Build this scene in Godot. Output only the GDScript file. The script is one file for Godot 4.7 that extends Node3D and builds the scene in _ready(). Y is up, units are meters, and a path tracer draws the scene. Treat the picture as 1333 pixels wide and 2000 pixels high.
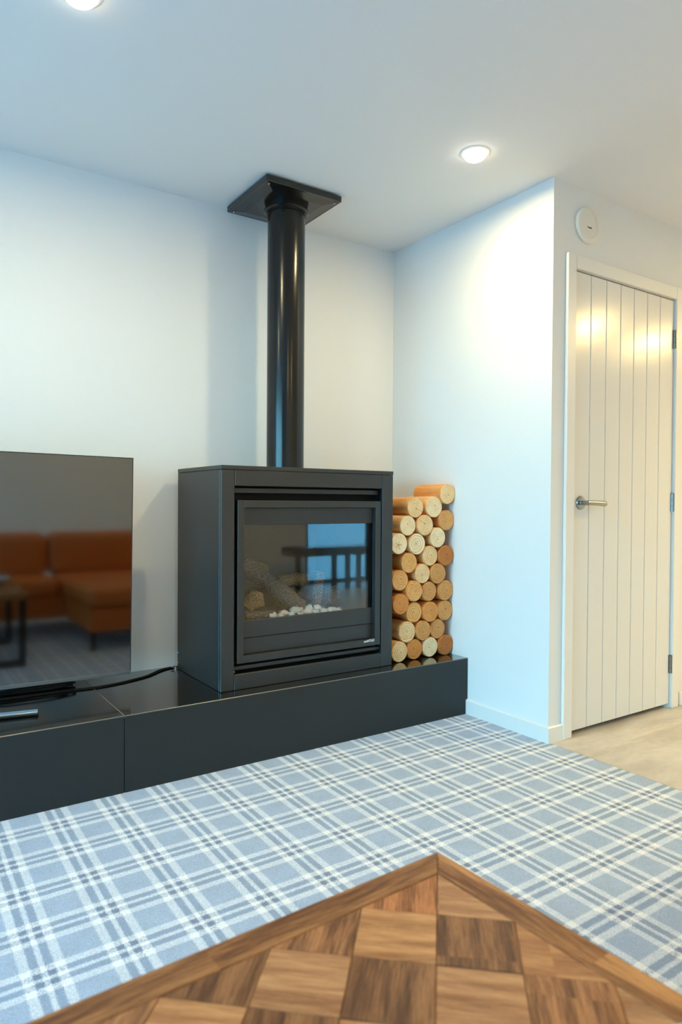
extends Node3D
# A living room corner: gas fireplace on a black tiled hearth, stacked logs, television, plaid carpet, panelled door.
# Axes: x runs along the back wall to the right (0 = the corner), z runs from the back wall (0) towards the viewer.

const ROOM_H := 2.4
const NUB_Z := 1.0839          # the short right wall ends here; the door wall stands in this plane
const HEARTH_Y := 0.2716
const HEARTH_Z := 0.6017

var taken := {}
var rng := RandomNumberGenerator.new()
var M := {}

func _ready():
	rng.seed = 4711
	# ---------- camera ----------
	var cam := Camera3D.new()
	cam.name = "camera"
	var attr := CameraAttributesPhysical.new()
	attr.frustum_focal_length = 12.0 * 1336.2 / 1000.0      # vertical field of view 73.6 degrees
	attr.frustum_focus_distance = 3.3
	attr.exposure_aperture = 2.8
	attr.frustum_near = 0.05
	attr.frustum_far = 200.0
	cam.attributes = attr
	var yaw := deg_to_rad(34.06)
	var pitch := deg_to_rad(-0.822)
	var roll := deg_to_rad(0.368)
	var fwd := Vector3(sin(yaw) * cos(pitch), sin(pitch), -cos(yaw) * cos(pitch))
	var rt := Vector3(cos(yaw), 0, sin(yaw))
	var upv := rt.cross(fwd)
	cam.transform = Transform3D(Basis(cos(roll) * rt + sin(roll) * upv, cos(roll) * upv - sin(roll) * rt, -fwd), Vector3(-2.3642, 1.022, 2.9916))
	add_child(cam)
	cam.current = true
	# ---------- sky and exposure ----------
	var sky_mat := ProceduralSkyMaterial.new()
	sky_mat.sky_top_color = Color(0.26, 0.54, 0.76)
	sky_mat.sky_horizon_color = Color(0.50, 0.82, 0.93)
	sky_mat.sky_curve = 0.25
	sky_mat.ground_bottom_color = Color(0.30, 0.36, 0.36)
	sky_mat.ground_horizon_color = Color(0.44, 0.66, 0.70)
	sky_mat.energy_multiplier = 24.0
	var sky := Sky.new()
	sky.sky_material = sky_mat
	var env := Environment.new()
	env.background_mode = Environment.BG_SKY
	env.sky = sky
	env.tonemap_mode = Environment.TONE_MAPPER_LINEAR
	env.tonemap_exposure = 0.91
	env.sdfgi_enabled = true
	env.ssao_enabled = true
	env.ssil_enabled = true
	var we := WorldEnvironment.new()
	we.name = "world_environment"
	we.environment = env
	add_child(we)

	make_materials()
	build_room()
	build_downlights()
	build_hearth()
	build_fireplace()
	build_flue()
	build_log_stack()
	build_television()
	build_door()
	build_small_fittings()
	build_coffee_table()
	build_out_of_frame()

# =====================================================================
# helpers
# =====================================================================
func numbered(parent: Node, called: String) -> String:
	var key := str(parent.get_instance_id()) + "/" + called
	var n: int = taken.get(key, 0)
	taken[key] = n + 1
	return called if n == 0 else "%s_%03d" % [called, n]

func tag(o: Node, label: String, category: String, group := "", kind := ""):
	if label != "": o.set_meta("label", label)
	if category != "": o.set_meta("category", category)
	if group != "": o.set_meta("group", group)
	if kind != "": o.set_meta("kind", kind)
	return o

func thing(called: String, label: String, category: String, at := Vector3.ZERO, turn := 0.0, group := "", kind := "") -> Node3D:
	var o := Node3D.new()
	o.name = numbered(self, called)
	o.position = at
	o.rotation.y = turn
	add_child(o, true)
	tag(o, label, category, group, kind)
	return o

func put(called: String, st, m: Material, parent: Node = self) -> MeshInstance3D:
	var o := MeshInstance3D.new()
	o.name = numbered(parent, called)
	o.mesh = st.commit() if st is SurfaceTool else st
	o.material_override = m
	o.cast_shadow = GeometryInstance3D.SHADOW_CASTING_SETTING_ON
	parent.add_child(o, true)
	return o

func mb() -> SurfaceTool:
	var st := SurfaceTool.new()
	st.begin(Mesh.PRIMITIVE_TRIANGLES)
	return st

# a flat convex face with the outward normal n
func face(st: SurfaceTool, p: Array, n: Vector3, uv: Array = []):
	var c: Vector3 = (p[1] - p[0]).cross(p[2] - p[0])
	var flip: bool = c.dot(n) > 0.0
	for k in range(1, p.size() - 1):
		var ids := [0, k + 1, k] if flip else [0, k, k + 1]
		for i in ids:
			st.set_normal(n)
			if uv.size(): st.set_uv(uv[i])
			else: st.set_uv(plane_uv(p[i], n))
			st.add_vertex(p[i])

func plane_uv(p: Vector3, n: Vector3) -> Vector2:
	var a := n.abs()
	if a.y >= a.x and a.y >= a.z: return Vector2(p.x, p.z)
	if a.x >= a.z: return Vector2(p.z, -p.y)
	return Vector2(p.x, -p.y)

# box between two corners with chamfered edges
func cbox(st: SurfaceTool, lo: Vector3, hi: Vector3, b := 0.0, xf := Transform3D.IDENTITY):
	var L := Vector3(minf(lo.x, hi.x), minf(lo.y, hi.y), minf(lo.z, hi.z))
	var H := Vector3(maxf(lo.x, hi.x), maxf(lo.y, hi.y), maxf(lo.z, hi.z))
	b = minf(b, 0.49 * minf(H.x - L.x, minf(H.y - L.y, H.z - L.z)))
	var s := [L, H]
	for ax in 3:
		var u := (ax + 1) % 3
		var v := (ax + 2) % 3
		for e in 2:
			var n := Vector3.ZERO
			n[ax] = -1.0 if e == 0 else 1.0
			var q := []
			for k in [[0, 0], [1, 0], [1, 1], [0, 1]]:
				var p := Vector3.ZERO
				p[ax] = s[e][ax]
				p[u] = s[k[0]][u] + (b if k[0] == 0 else -b)
				p[v] = s[k[1]][v] + (b if k[1] == 0 else -b)
				q.append(p)
			face_x(st, q, n, xf)
	if b <= 0.0: return
	for ax in 3:          # edges along ax
		var u := (ax + 1) % 3
		var v := (ax + 2) % 3
		for eu in 2:
			for ev in 2:
				var q := []
				for w in [[0, 0], [0, 1], [1, 1], [1, 0]]:
					var p := Vector3.ZERO
					p[ax] = L[ax] + b if w[0] == 0 else H[ax] - b
					var du := 0.0 if w[1] == 0 else b
					var dv := b if w[1] == 0 else 0.0
					p[u] = s[eu][u] + (du if eu == 0 else -du)
					p[v] = s[ev][v] + (dv if ev == 0 else -dv)
					q.append(p)
				var n := Vector3.ZERO
				n[u] = -1.0 if eu == 0 else 1.0
				n[v] = -1.0 if ev == 0 else 1.0
				face_x(st, q, n.normalized(), xf)
	for ex in 2:
		for ey in 2:
			for ez in 2:
				var c := Vector3(s[ex].x, s[ey].y, s[ez].z)
				var d := Vector3(1 if ex == 0 else -1, 1 if ey == 0 else -1, 1 if ez == 0 else -1)
				var q := [c + Vector3(0, d.y * b, d.z * b), c + Vector3(d.x * b, 0, d.z * b), c + Vector3(d.x * b, d.y * b, 0)]
				face_x(st, q, -d.normalized(), xf)

func face_x(st: SurfaceTool, q: Array, n: Vector3, xf: Transform3D):
	var uv := []
	for p in q: uv.append(plane_uv(p, n))
	if xf == Transform3D.IDENTITY:
		face(st, q, n, uv)
	else:
		var r := []
		for p in q: r.append(xf * p)
		face(st, r, (xf.basis * n).normalized(), uv)

# convex polygon (x, z) pulled from y0 up to y1, top edge chamfered; uv turned by ang and moved by off
func prism(st: SurfaceTool, poly: Array, y0: float, y1: float, bev: float, ang := 0.0, off := Vector2.ZERO):
	var n := poly.size()
	var area := 0.0
	for i in n:
		area += poly[i].x * poly[(i + 1) % n].y - poly[(i + 1) % n].x * poly[i].y
	if area < 0: poly.reverse()
	var inner := []
	for i in n:
		var a: Vector2 = poly[(i + n - 1) % n]
		var b: Vector2 = poly[i]
		var c: Vector2 = poly[(i + 1) % n]
		var d1 := (b - a).normalized()
		var d2 := (c - b).normalized()
		var n1 := Vector2(-d1.y, d1.x)
		var n2 := Vector2(-d2.y, d2.x)
		inner.append(b + (n1 + n2) * bev / (1.0 + n1.dot(n2)))
	var top := []
	var uv := []
	for p in inner:
		top.append(Vector3(p.x, y1, p.y))
		uv.append(p.rotated(ang) + off)
	face(st, top, Vector3.UP, uv)
	for i in n:
		var a: Vector2 = poly[i]
		var b: Vector2 = poly[(i + 1) % n]
		var ia: Vector2 = inner[i]
		var ib: Vector2 = inner[(i + 1) % n]
		var d := (b - a).normalized()
		var out := Vector3(d.y, 0, -d.x)
		face(st, [Vector3(ia.x, y1, ia.y), Vector3(ib.x, y1, ib.y), Vector3(b.x, y1 - bev, b.y), Vector3(a.x, y1 - bev, a.y)], (out + Vector3.UP).normalized(), [ia.rotated(ang) + off, ib.rotated(ang) + off, b.rotated(ang) + off, a.rotated(ang) + off])
		face(st, [Vector3(a.x, y1 - bev, a.y), Vector3(b.x, y1 - bev, b.y), Vector3(b.x, y0, b.y), Vector3(a.x, y0, a.y)], out)

# surface of revolution about the local y axis; prof = [Vector2(radius, height), ...] from bottom to top (outside on the right)
func lathe(st: SurfaceTool, prof: Array, segs := 32, xf := Transform3D.IDENTITY, smooth := false):
	var nn := []
	for k in prof.size() - 1:
		var d: Vector2 = (prof[k + 1] - prof[k]).normalized()
		nn.append(Vector2(d.y, -d.x))
	for k in prof.size() - 1:
		var na: Vector2 = nn[k]
		var nb: Vector2 = nn[k]
		if smooth:
			if k > 0: na = (nn[k - 1] + nn[k]).normalized()
			if k < nn.size() - 1: nb = (nn[k] + nn[k + 1]).normalized()
		for i in segs:
			var t := [TAU * i / segs, TAU * (i + 1) / segs]
			var P := []
			var N := []
			for w in [[0, 0], [1, 0], [1, 1], [0, 1]]:
				var r: Vector2 = prof[k + w[1]]
				var nv := na if w[1] == 0 else nb
				var a: float = t[w[0]]
				P.append(xf * Vector3(r.x * cos(a), r.y, r.x * sin(a)))
				N.append((xf.basis * Vector3(nv.x * cos(a), nv.y, nv.x * sin(a))).normalized())
			smooth_quad(st, P, N, [Vector2(float(i) / segs, prof[k].y), Vector2(float(i + 1) / segs, prof[k].y), Vector2(float(i + 1) / segs, prof[k + 1].y), Vector2(float(i) / segs, prof[k + 1].y)])

func smooth_quad(st: SurfaceTool, P: Array, N: Array, uv: Array):
	for tri in [[0, 1, 2], [0, 2, 3]]:
		var c: Vector3 = (P[tri[1]] - P[tri[0]]).cross(P[tri[2]] - P[tri[0]])
		if c.length_squared() < 1e-18: continue
		var o: Array = tri
		if c.dot(N[tri[0]] + N[tri[1]] + N[tri[2]]) > 0.0: o = [tri[0], tri[2], tri[1]]
		for i in o:
			st.set_normal(N[i])
			st.set_uv(uv[i])
			st.add_vertex(P[i])

# tube along points; radius may be one number or one per point; wob = lumpiness of the radius
func tube(st: SurfaceTool, pts: Array, rad, segs := 10, caps := true, noise: FastNoiseLite = null, wob := 0.0):
	var n := pts.size()
	var rings := []
	var dirs := []
	var up := Vector3.UP
	var d0: Vector3 = (pts[1] - pts[0]).normalized()
	if absf(d0.y) > 0.9: up = Vector3.RIGHT
	var side := d0.cross(up).normalized()
	var length := 0.0
	var lens := []
	for i in n:
		if i > 0: length += (pts[i] - pts[i - 1]).length()
		lens.append(length)
		var d: Vector3 = (pts[mini(i + 1, n - 1)] - pts[maxi(i - 1, 0)]).normalized()
		side = (side - d * side.dot(d)).normalized()
		var other := d.cross(side)
		dirs.append(d)
		var ring := []
		var r: float = rad[i] if rad is Array else rad
		for k in segs + 1:
			var a := TAU * (k % segs) / segs
			var o := side * cos(a) + other * sin(a)
			var rr := r
			if noise: rr *= 1.0 + wob * noise.get_noise_3dv((pts[i] + o * r) * 100.0)
			ring.append([pts[i] + o * rr, o])
		rings.append(ring)
	for i in n - 1:
		for k in segs:
			var P := [rings[i][k][0], rings[i][k + 1][0], rings[i + 1][k + 1][0], rings[i + 1][k][0]]
			var N := [rings[i][k][1], rings[i][k + 1][1], rings[i + 1][k + 1][1], rings[i + 1][k][1]]
			smooth_quad(st, P, N, [Vector2(float(k) / segs, lens[i]), Vector2(float(k + 1) / segs, lens[i]), Vector2(float(k + 1) / segs, lens[i + 1]), Vector2(float(k) / segs, lens[i + 1])])
	if caps:
		for e in [0, n - 1]:
			var nrm: Vector3 = -dirs[0] if e == 0 else dirs[n - 1]
			var p := []
			for k in segs: p.append(rings[e][k][0])
			face(st, p, nrm)

# lumpy stone: a sphere pushed in and out
func lump(st: SurfaceTool, c: Vector3, r: Vector3, noise: FastNoiseLite, wob: float, rings := 8, segs := 12, sd := 0.0):
	var g := []
	for i in rings + 1:
		var row := []
		var th := PI * i / rings
		for k in segs + 1:
			var ph := TAU * (k % segs) / segs
			var d := Vector3(sin(th) * cos(ph), cos(th), sin(th) * sin(ph))
			var f := 1.0 + wob * noise.get_noise_3d(d.x * 90.0 + sd * 53.0, d.y * 90.0 + sd * 31.0, d.z * 90.0)
			row.append([c + Vector3(d.x * r.x, d.y * r.y, d.z * r.z) * f, d])
		g.append(row)
	for i in rings:
		for k in segs:
			var P := [g[i][k][0], g[i][k + 1][0], g[i + 1][k + 1][0], g[i + 1][k][0]]
			var N := [g[i][k][1], g[i][k + 1][1], g[i + 1][k + 1][1], g[i + 1][k][1]]
			smooth_quad(st, P, N, [Vector2.ZERO, Vector2(1, 0), Vector2.ONE, Vector2(0, 1)])

func noise_of(sd: int, freq: float, oct := 4) -> FastNoiseLite:
	var n := FastNoiseLite.new()
	n.seed = sd
	n.noise_type = FastNoiseLite.TYPE_SIMPLEX_SMOOTH
	n.frequency = freq
	n.fractal_type = FastNoiseLite.FRACTAL_FBM
	n.fractal_octaves = oct
	return n

func mat(c: Color, rough := 0.6, metal := 0.0, spec := 0.5) -> StandardMaterial3D:
	var m := StandardMaterial3D.new()
	m.albedo_color = c
	m.roughness = rough
	m.metallic = metal
	m.metallic_specular = spec
	return m

func relief(m: StandardMaterial3D, sd: int, freq: float, strength: float, per_metre: float):
	var t := NoiseTexture2D.new()
	t.width = 256
	t.height = 256
	t.seamless = true
	t.as_normal_map = true
	t.bump_strength = strength
	t.noise = noise_of(sd, freq, 3)
	m.normal_enabled = true
	m.normal_texture = t
	m.uv1_triplanar = true
	m.uv1_world_triplanar = true
	m.uv1_scale = Vector3.ONE * per_metre

# =====================================================================
# textures and materials
# =====================================================================
func band_at(v: float) -> int:          # 0 field, 1 pale stripe, 2 dark stripe; v in metres from the middle of a band
	var a := absf(v)
	if a < 0.006: return 1
	if a < 0.0245: return 2
	if a < 0.0460: return 1
	return 0

func carpet_textures(px: int, periods: int, per: float) -> Array:
	var field := Color(0.67, 0.73, 0.81)
	var dark := Color(0.60, 0.66, 0.745)
	var ddark := Color(0.515, 0.565, 0.655)
	var pale := Color(0.835, 0.865, 0.90)
	var white := Color(0.955, 0.96, 0.96)
	var n1 := noise_of(5, 0.35, 2)
	var n2 := noise_of(6, 0.012, 3)
	var img := Image.create(px, px, false, Image.FORMAT_RGB8)
	var bump := Image.create(px, px, false, Image.FORMAT_RGB8)
	var bx := PackedInt32Array()
	var r := RandomNumberGenerator.new()
	r.seed = 99
	var size := periods * per
	for y in px:
		for x in px:
			var jx := r.randf_range(-0.0024, 0.0024)
			var jy := r.randf_range(-0.0024, 0.0024)
			var u := fposmod((x + 0.5) / px * size + jx + per * 0.5, per) - per * 0.5
			var v := fposmod((y + 0.5) / px * size + jy + per * 0.5, per) - per * 0.5
			var a := band_at(u)
			var b := band_at(v)
			var c := field
			if a == 2 and b == 2: c = ddark
			elif a == 1 and b == 1: c = white
			elif (a == 2 and b == 1) or (a == 1 and b == 2): c = white if r.randf() < 0.55 else dark
			elif a == 2 or b == 2: c = dark
			elif a == 1 or b == 1: c = pale if r.randf() < 0.75 else (white if r.randf() < 0.5 else field)
			var k := 1.0 + r.randf_range(-0.11, 0.11) + 0.05 * n1.get_noise_2d(x, y) + 0.03 * n2.get_noise_2d(x, y)
			img.set_pixel(x, y, Color(minf(c.r * k, 1.0), minf(c.g * k, 1.0), minf(c.b * k, 1.0)))
			var h := 0.5 + r.randf_range(-0.28, 0.28) + 0.22 * n1.get_noise_2d(x, y)
			bump.set_pixel(x, y, Color(h, h, h))
	bump.bump_map_to_normal_map(2.2)
	img.generate_mipmaps()
	return [ImageTexture.create_from_image(img), ImageTexture.create_from_image(bump)]

# long grain along u
func wood_texture(sd: int, px: int, light: Color, dark: Color, contrast: float) -> ImageTexture:
	var n1 := noise_of(sd, 0.02, 4)
	var n2 := noise_of(sd + 1, 0.08, 3)
	var img := Image.create(px, px, false, Image.FORMAT_RGB8)
	for y in px:
		for x in px:
			# blended at the edges so that it repeats
			var w := n1.get_noise_2d(x * 0.10, y * 1.3 + 6.0 * n2.get_noise_2d(x * 0.05, y * 0.12)) * 0.9
			w += n2.get_noise_2d(x * 0.14, y * 4.5) * 0.8
			var pore := n2.get_noise_2d(x * 0.35 + 900.0, y * 9.0)
			var t := clampf(0.45 + contrast * w, 0.0, 1.0)
			if pore > 0.34: t = minf(1.0, t + 0.22)
			var c := light.lerp(dark, t)
			img.set_pixel(x, y, c)
	img.generate_mipmaps()
	return ImageTexture.create_from_image(img)

# a sawn log end: growth rings round an off-centre pith, sometimes a split
func ring_texture(sd: int, px: int, split: bool, ringy: float, bold := false, star := false) -> ImageTexture:
	var n := noise_of(sd, 0.012, 3)
	var n2 := noise_of(sd + 7, 0.12, 2)
	var r := RandomNumberGenerator.new()
	r.seed = sd
	var pith := Vector2(px * (0.5 + r.randf_range(-0.1, 0.1)), px * (0.5 + r.randf_range(-0.1, 0.1)))
	var count := r.randf_range(5.0, 7.0)
	var split_dir := Vector2.from_angle(r.randf() * TAU)
	var img := Image.create(px, px, false, Image.FORMAT_RGB8)
	var pale := Color(0.97, 0.93, 0.84)
	var late := Color(0.80, 0.62, 0.40)
	for y in px:
		for x in px:
			var p := Vector2(x + 0.5, y + 0.5)
			var d := p - pith
			var rad := d.length() / (px * 0.5) * (1.0 + 0.18 * n.get_noise_2d(x, y))
			var f := fposmod(rad * count, 1.0)
			var t := smoothstep(0.45, 0.9, f) * (1.0 - smoothstep(0.92, 1.0, f)) * ringy
			t += 0.16 * n2.get_noise_2d(x, y) + 0.30 * n.get_noise_2d(x * 0.7 + 400.0, y * 0.7)
			var c := pale.lerp(late, clampf(t, 0.0, 1.0))
			if bold:
				var dv := Vector2(d.x * 1.12, d.y).rotated(0.5)
				var br := dv.length() / (px * 0.5) * (1.0 + 0.10 * n.get_noise_2d(x, y))
				for ring in [0.13, 0.30, 0.56, 0.84]:
					if absf(br - ring) < 0.013: c = c.lerp(Color(0.40, 0.30, 0.22), 0.75)
			if star and d.length() < px * 0.2:
				var sa := fposmod(d.angle() + 0.25 * n2.get_noise_2d(x, y), TAU / 5.0) - TAU / 10.0
				if absf(sa) * d.length() < 1.8: c = Color(0.55, 0.40, 0.22)
			if d.length() < px * 0.026: c = Color(0.52, 0.34, 0.20)
			if split:
				var along := d.dot(split_dir)
				var off := absf(d.dot(split_dir.orthogonal()) + 4.0 * n2.get_noise_2d(x * 0.4, y * 0.4))
				if along > 0 and along < px * 0.44 and off < 1.3: c = c.lerp(Color(0.35, 0.22, 0.12), 0.8)
			img.set_pixel(x, y, c)
	img.generate_mipmaps()
	return ImageTexture.create_from_image(img)

func cloud_texture(sd: int, px: int, a: Color, b: Color, fx: float, fy: float, power: float) -> ImageTexture:
	var n1 := noise_of(sd, 0.006, 5)
	var n2 := noise_of(sd + 3, 0.05, 3)
	var img := Image.create(px, px, false, Image.FORMAT_RGB8)
	for y in px:
		for x in px:
			var t := 0.5 + power * n1.get_noise_2d(x * fx + 20.0 * n1.get_noise_2d(y, x), y * fy) + 0.18 * n2.get_noise_2d(x * fx, y * fy)
			img.set_pixel(x, y, a.lerp(b, clampf(t, 0.0, 1.0)))
	img.generate_mipmaps()
	return ImageTexture.create_from_image(img)

func make_materials():
	M.paint = mat(Color(0.915, 0.915, 0.905), 0.75, 0.0, 0.35)
	relief(M.paint, 11, 0.09, 0.6, 6.0)
	M.ceiling = mat(Color(0.93, 0.93, 0.92), 0.85, 0.0, 0.3)
	M.trim = mat(Color(0.915, 0.91, 0.89), 0.32, 0.0, 0.5)
	M.door = mat(Color(0.89, 0.885, 0.865), 0.20, 0.0, 0.5)
	M.dark_void = mat(Color(0.06, 0.055, 0.05), 0.9)
	M.steel = mat(Color(0.62, 0.63, 0.64), 0.24, 1.0)
	M.chrome = mat(Color(0.85, 0.86, 0.87), 0.12, 1.0)
	M.stove = mat(Color(0.150, 0.152, 0.146), 0.38, 0.0, 0.55)
	relief(M.stove, 21, 0.25, 0.9, 22.0)
	M.stove_dark = mat(Color(0.055, 0.055, 0.055), 0.6, 0.0, 0.3)
	M.flue = mat(Color(0.035, 0.037, 0.035), 0.20, 0.0, 0.48)
	M.plate = mat(Color(0.06, 0.06, 0.055), 0.24, 0.0, 0.6)
	M.slab_top = mat(Color(0.020, 0.020, 0.020), 0.11, 0.0, 0.72)
	M.slab_top.clearcoat_enabled = true
	M.slab_top.clearcoat = 1.0
	M.slab_top.clearcoat_roughness = 0.10
	M.slab_front = mat(Color(0.105, 0.122, 0.122), 0.42, 0.0, 0.5)
	relief(M.slab_front, 23, 0.3, 0.7, 14.0)
	M.slab_trim = mat(Color(0.46, 0.45, 0.43), 0.35, 0.6)
	M.black_metal = mat(Color(0.03, 0.03, 0.03), 0.45)
	M.rubber = mat(Color(0.018, 0.018, 0.018), 0.5)
	M.screen = mat(Color(0.42, 0.42, 0.42), 0.06, 1.0)
	M.bezel = mat(Color(0.36, 0.37, 0.37), 0.45, 0.2)
	M.white_plastic = mat(Color(0.90, 0.89, 0.85), 0.4)
	M.ink = mat(Color(0.05, 0.05, 0.05), 0.6)
	M.logo = mat(Color(0.88, 0.90, 0.90), 0.4)
	M.liner = mat(Color(0.38, 0.38, 0.36), 0.85)
	relief(M.liner, 31, 0.12, 2.0, 9.0)
	M.ember = mat(Color(0.55, 0.53, 0.47), 0.95)
	relief(M.ember, 33, 0.2, 4.0, 14.0)
	M.pebble = mat(Color(0.93, 0.91, 0.87), 0.8)
	M.bark_grey = mat(Color(0.56, 0.50, 0.42), 0.9)
	relief(M.bark_grey, 35, 0.1, 5.0, 16.0)
	M.bark_yellow = mat(Color(0.76, 0.64, 0.38), 0.9)
	relief(M.bark_yellow, 37, 0.1, 4.0, 16.0)
	M.bark_rust = mat(Color(0.68, 0.50, 0.36), 0.9)
	relief(M.bark_rust, 39, 0.1, 5.0, 16.0)
	mottled(M.bark_grey, 351, 0.035, Color(0.20, 0.17, 0.14), Color(0.42, 0.37, 0.30), Color(0.72, 0.70, 0.64))
	mottled(M.bark_yellow, 353, 0.03, Color(0.36, 0.27, 0.15), Color(0.60, 0.49, 0.31), Color(0.82, 0.74, 0.56))
	mottled(M.bark_rust, 355, 0.03, Color(0.28, 0.18, 0.12), Color(0.62, 0.42, 0.28), Color(0.76, 0.68, 0.58))
	mottled(M.ember, 357, 0.06, Color(0.22, 0.20, 0.17), Color(0.48, 0.46, 0.40), Color(0.80, 0.78, 0.72))
	M.leather = mat(Color(0.80, 0.42, 0.15), 0.55)
	relief(M.leather, 41, 0.08, 1.5, 6.0)
	M.ceramic = mat(Color(0.80, 0.88, 0.92), 0.12)
	M.frame_dark = mat(Color(0.10, 0.11, 0.12), 0.4)
	M.outdoor = mat(Color(0.74, 0.74, 0.70), 0.9)
	var g := mat(Color(0.9, 0.95, 0.95, 0.06), 0.02)
	g.transparency = BaseMaterial3D.TRANSPARENCY_ALPHA
	M.window_glass = g
	var fg := mat(Color(0.05, 0.06, 0.06, 0.12), 0.03, 0.0, 0.7)
	fg.transparency = BaseMaterial3D.TRANSPARENCY_ALPHA
	M.fire_glass = fg
	# carpet: eight repeats of the plaid to one image
	var per := 0.1773
	var tx := carpet_textures(1024, 6, per)
	var c := mat(Color.WHITE, 1.0, 0.0, 0.15)
	c.albedo_texture = tx[0]
	c.normal_enabled = true
	c.normal_texture = tx[1]
	c.normal_scale = 0.8
	c.rim_enabled = true
	c.rim = 0.25
	M.carpet = c
	var v := mat(Color.WHITE, 0.42, 0.0, 0.45)
	v.albedo_texture = cloud_texture(61, 512, Color(0.86, 0.825, 0.775), Color(0.74, 0.70, 0.645), 0.7, 2.2, 0.9)
	M.vinyl = v
	M.wood_light = wood_texture(71, 384, Color(0.84, 0.65, 0.47), Color(0.58, 0.39, 0.26), 0.7)
	M.wood_dark = wood_texture(81, 384, Color(0.74, 0.53, 0.37), Color(0.38, 0.24, 0.15), 0.9)
	M.wood_border = wood_texture(91, 384, Color(0.80, 0.60, 0.42), Color(0.43, 0.27, 0.17), 1.0)
	M.peeled = wood_texture(95, 256, Color(1.0, 0.93, 0.82), Color(0.88, 0.68, 0.46), 0.6)
	M.rings = []
	for i in 6: M.rings.append(ring_texture(200 + i * 17, 200, i == 1, [0.95, 0.75, 1.25, 0.6, 1.0, 0.45][i]))
	M.rings.append(ring_texture(331, 200, false, 0.25, true))
	M.rings.append(ring_texture(353, 200, false, 0.2, false, true))

func mottled(m: StandardMaterial3D, sd: int, freq: float, a: Color, b: Color, c: Color):
	var t := NoiseTexture2D.new()
	t.width = 256
	t.height = 256
	t.seamless = true
	t.noise = noise_of(sd, freq, 4)
	var g := Gradient.new()
	g.offsets = PackedFloat32Array([0.25, 0.5, 0.62, 0.8])
	g.colors = PackedColorArray([a, b, b, c])
	t.color_ramp = g
	m.albedo_texture = t
	m.albedo_color = Color.WHITE

func wood_mat(tex: Texture2D, tint: Color, rough := 0.5, per_metre := 2.6) -> StandardMaterial3D:
	var m := mat(tint, rough, 0.0, 0.4)
	m.albedo_texture = tex
	m.uv1_scale = Vector3(per_metre, per_metre, 1)
	return m

# =====================================================================
# the room
# =====================================================================
func shell(called: String, boxes: Array, m: Material, label: String, category: String) -> MeshInstance3D:
	var st := mb()
	for b in boxes: cbox(st, b[0], b[1], 0.0)
	return tag(put(called, st, m), label, category, "", "structure")

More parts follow.
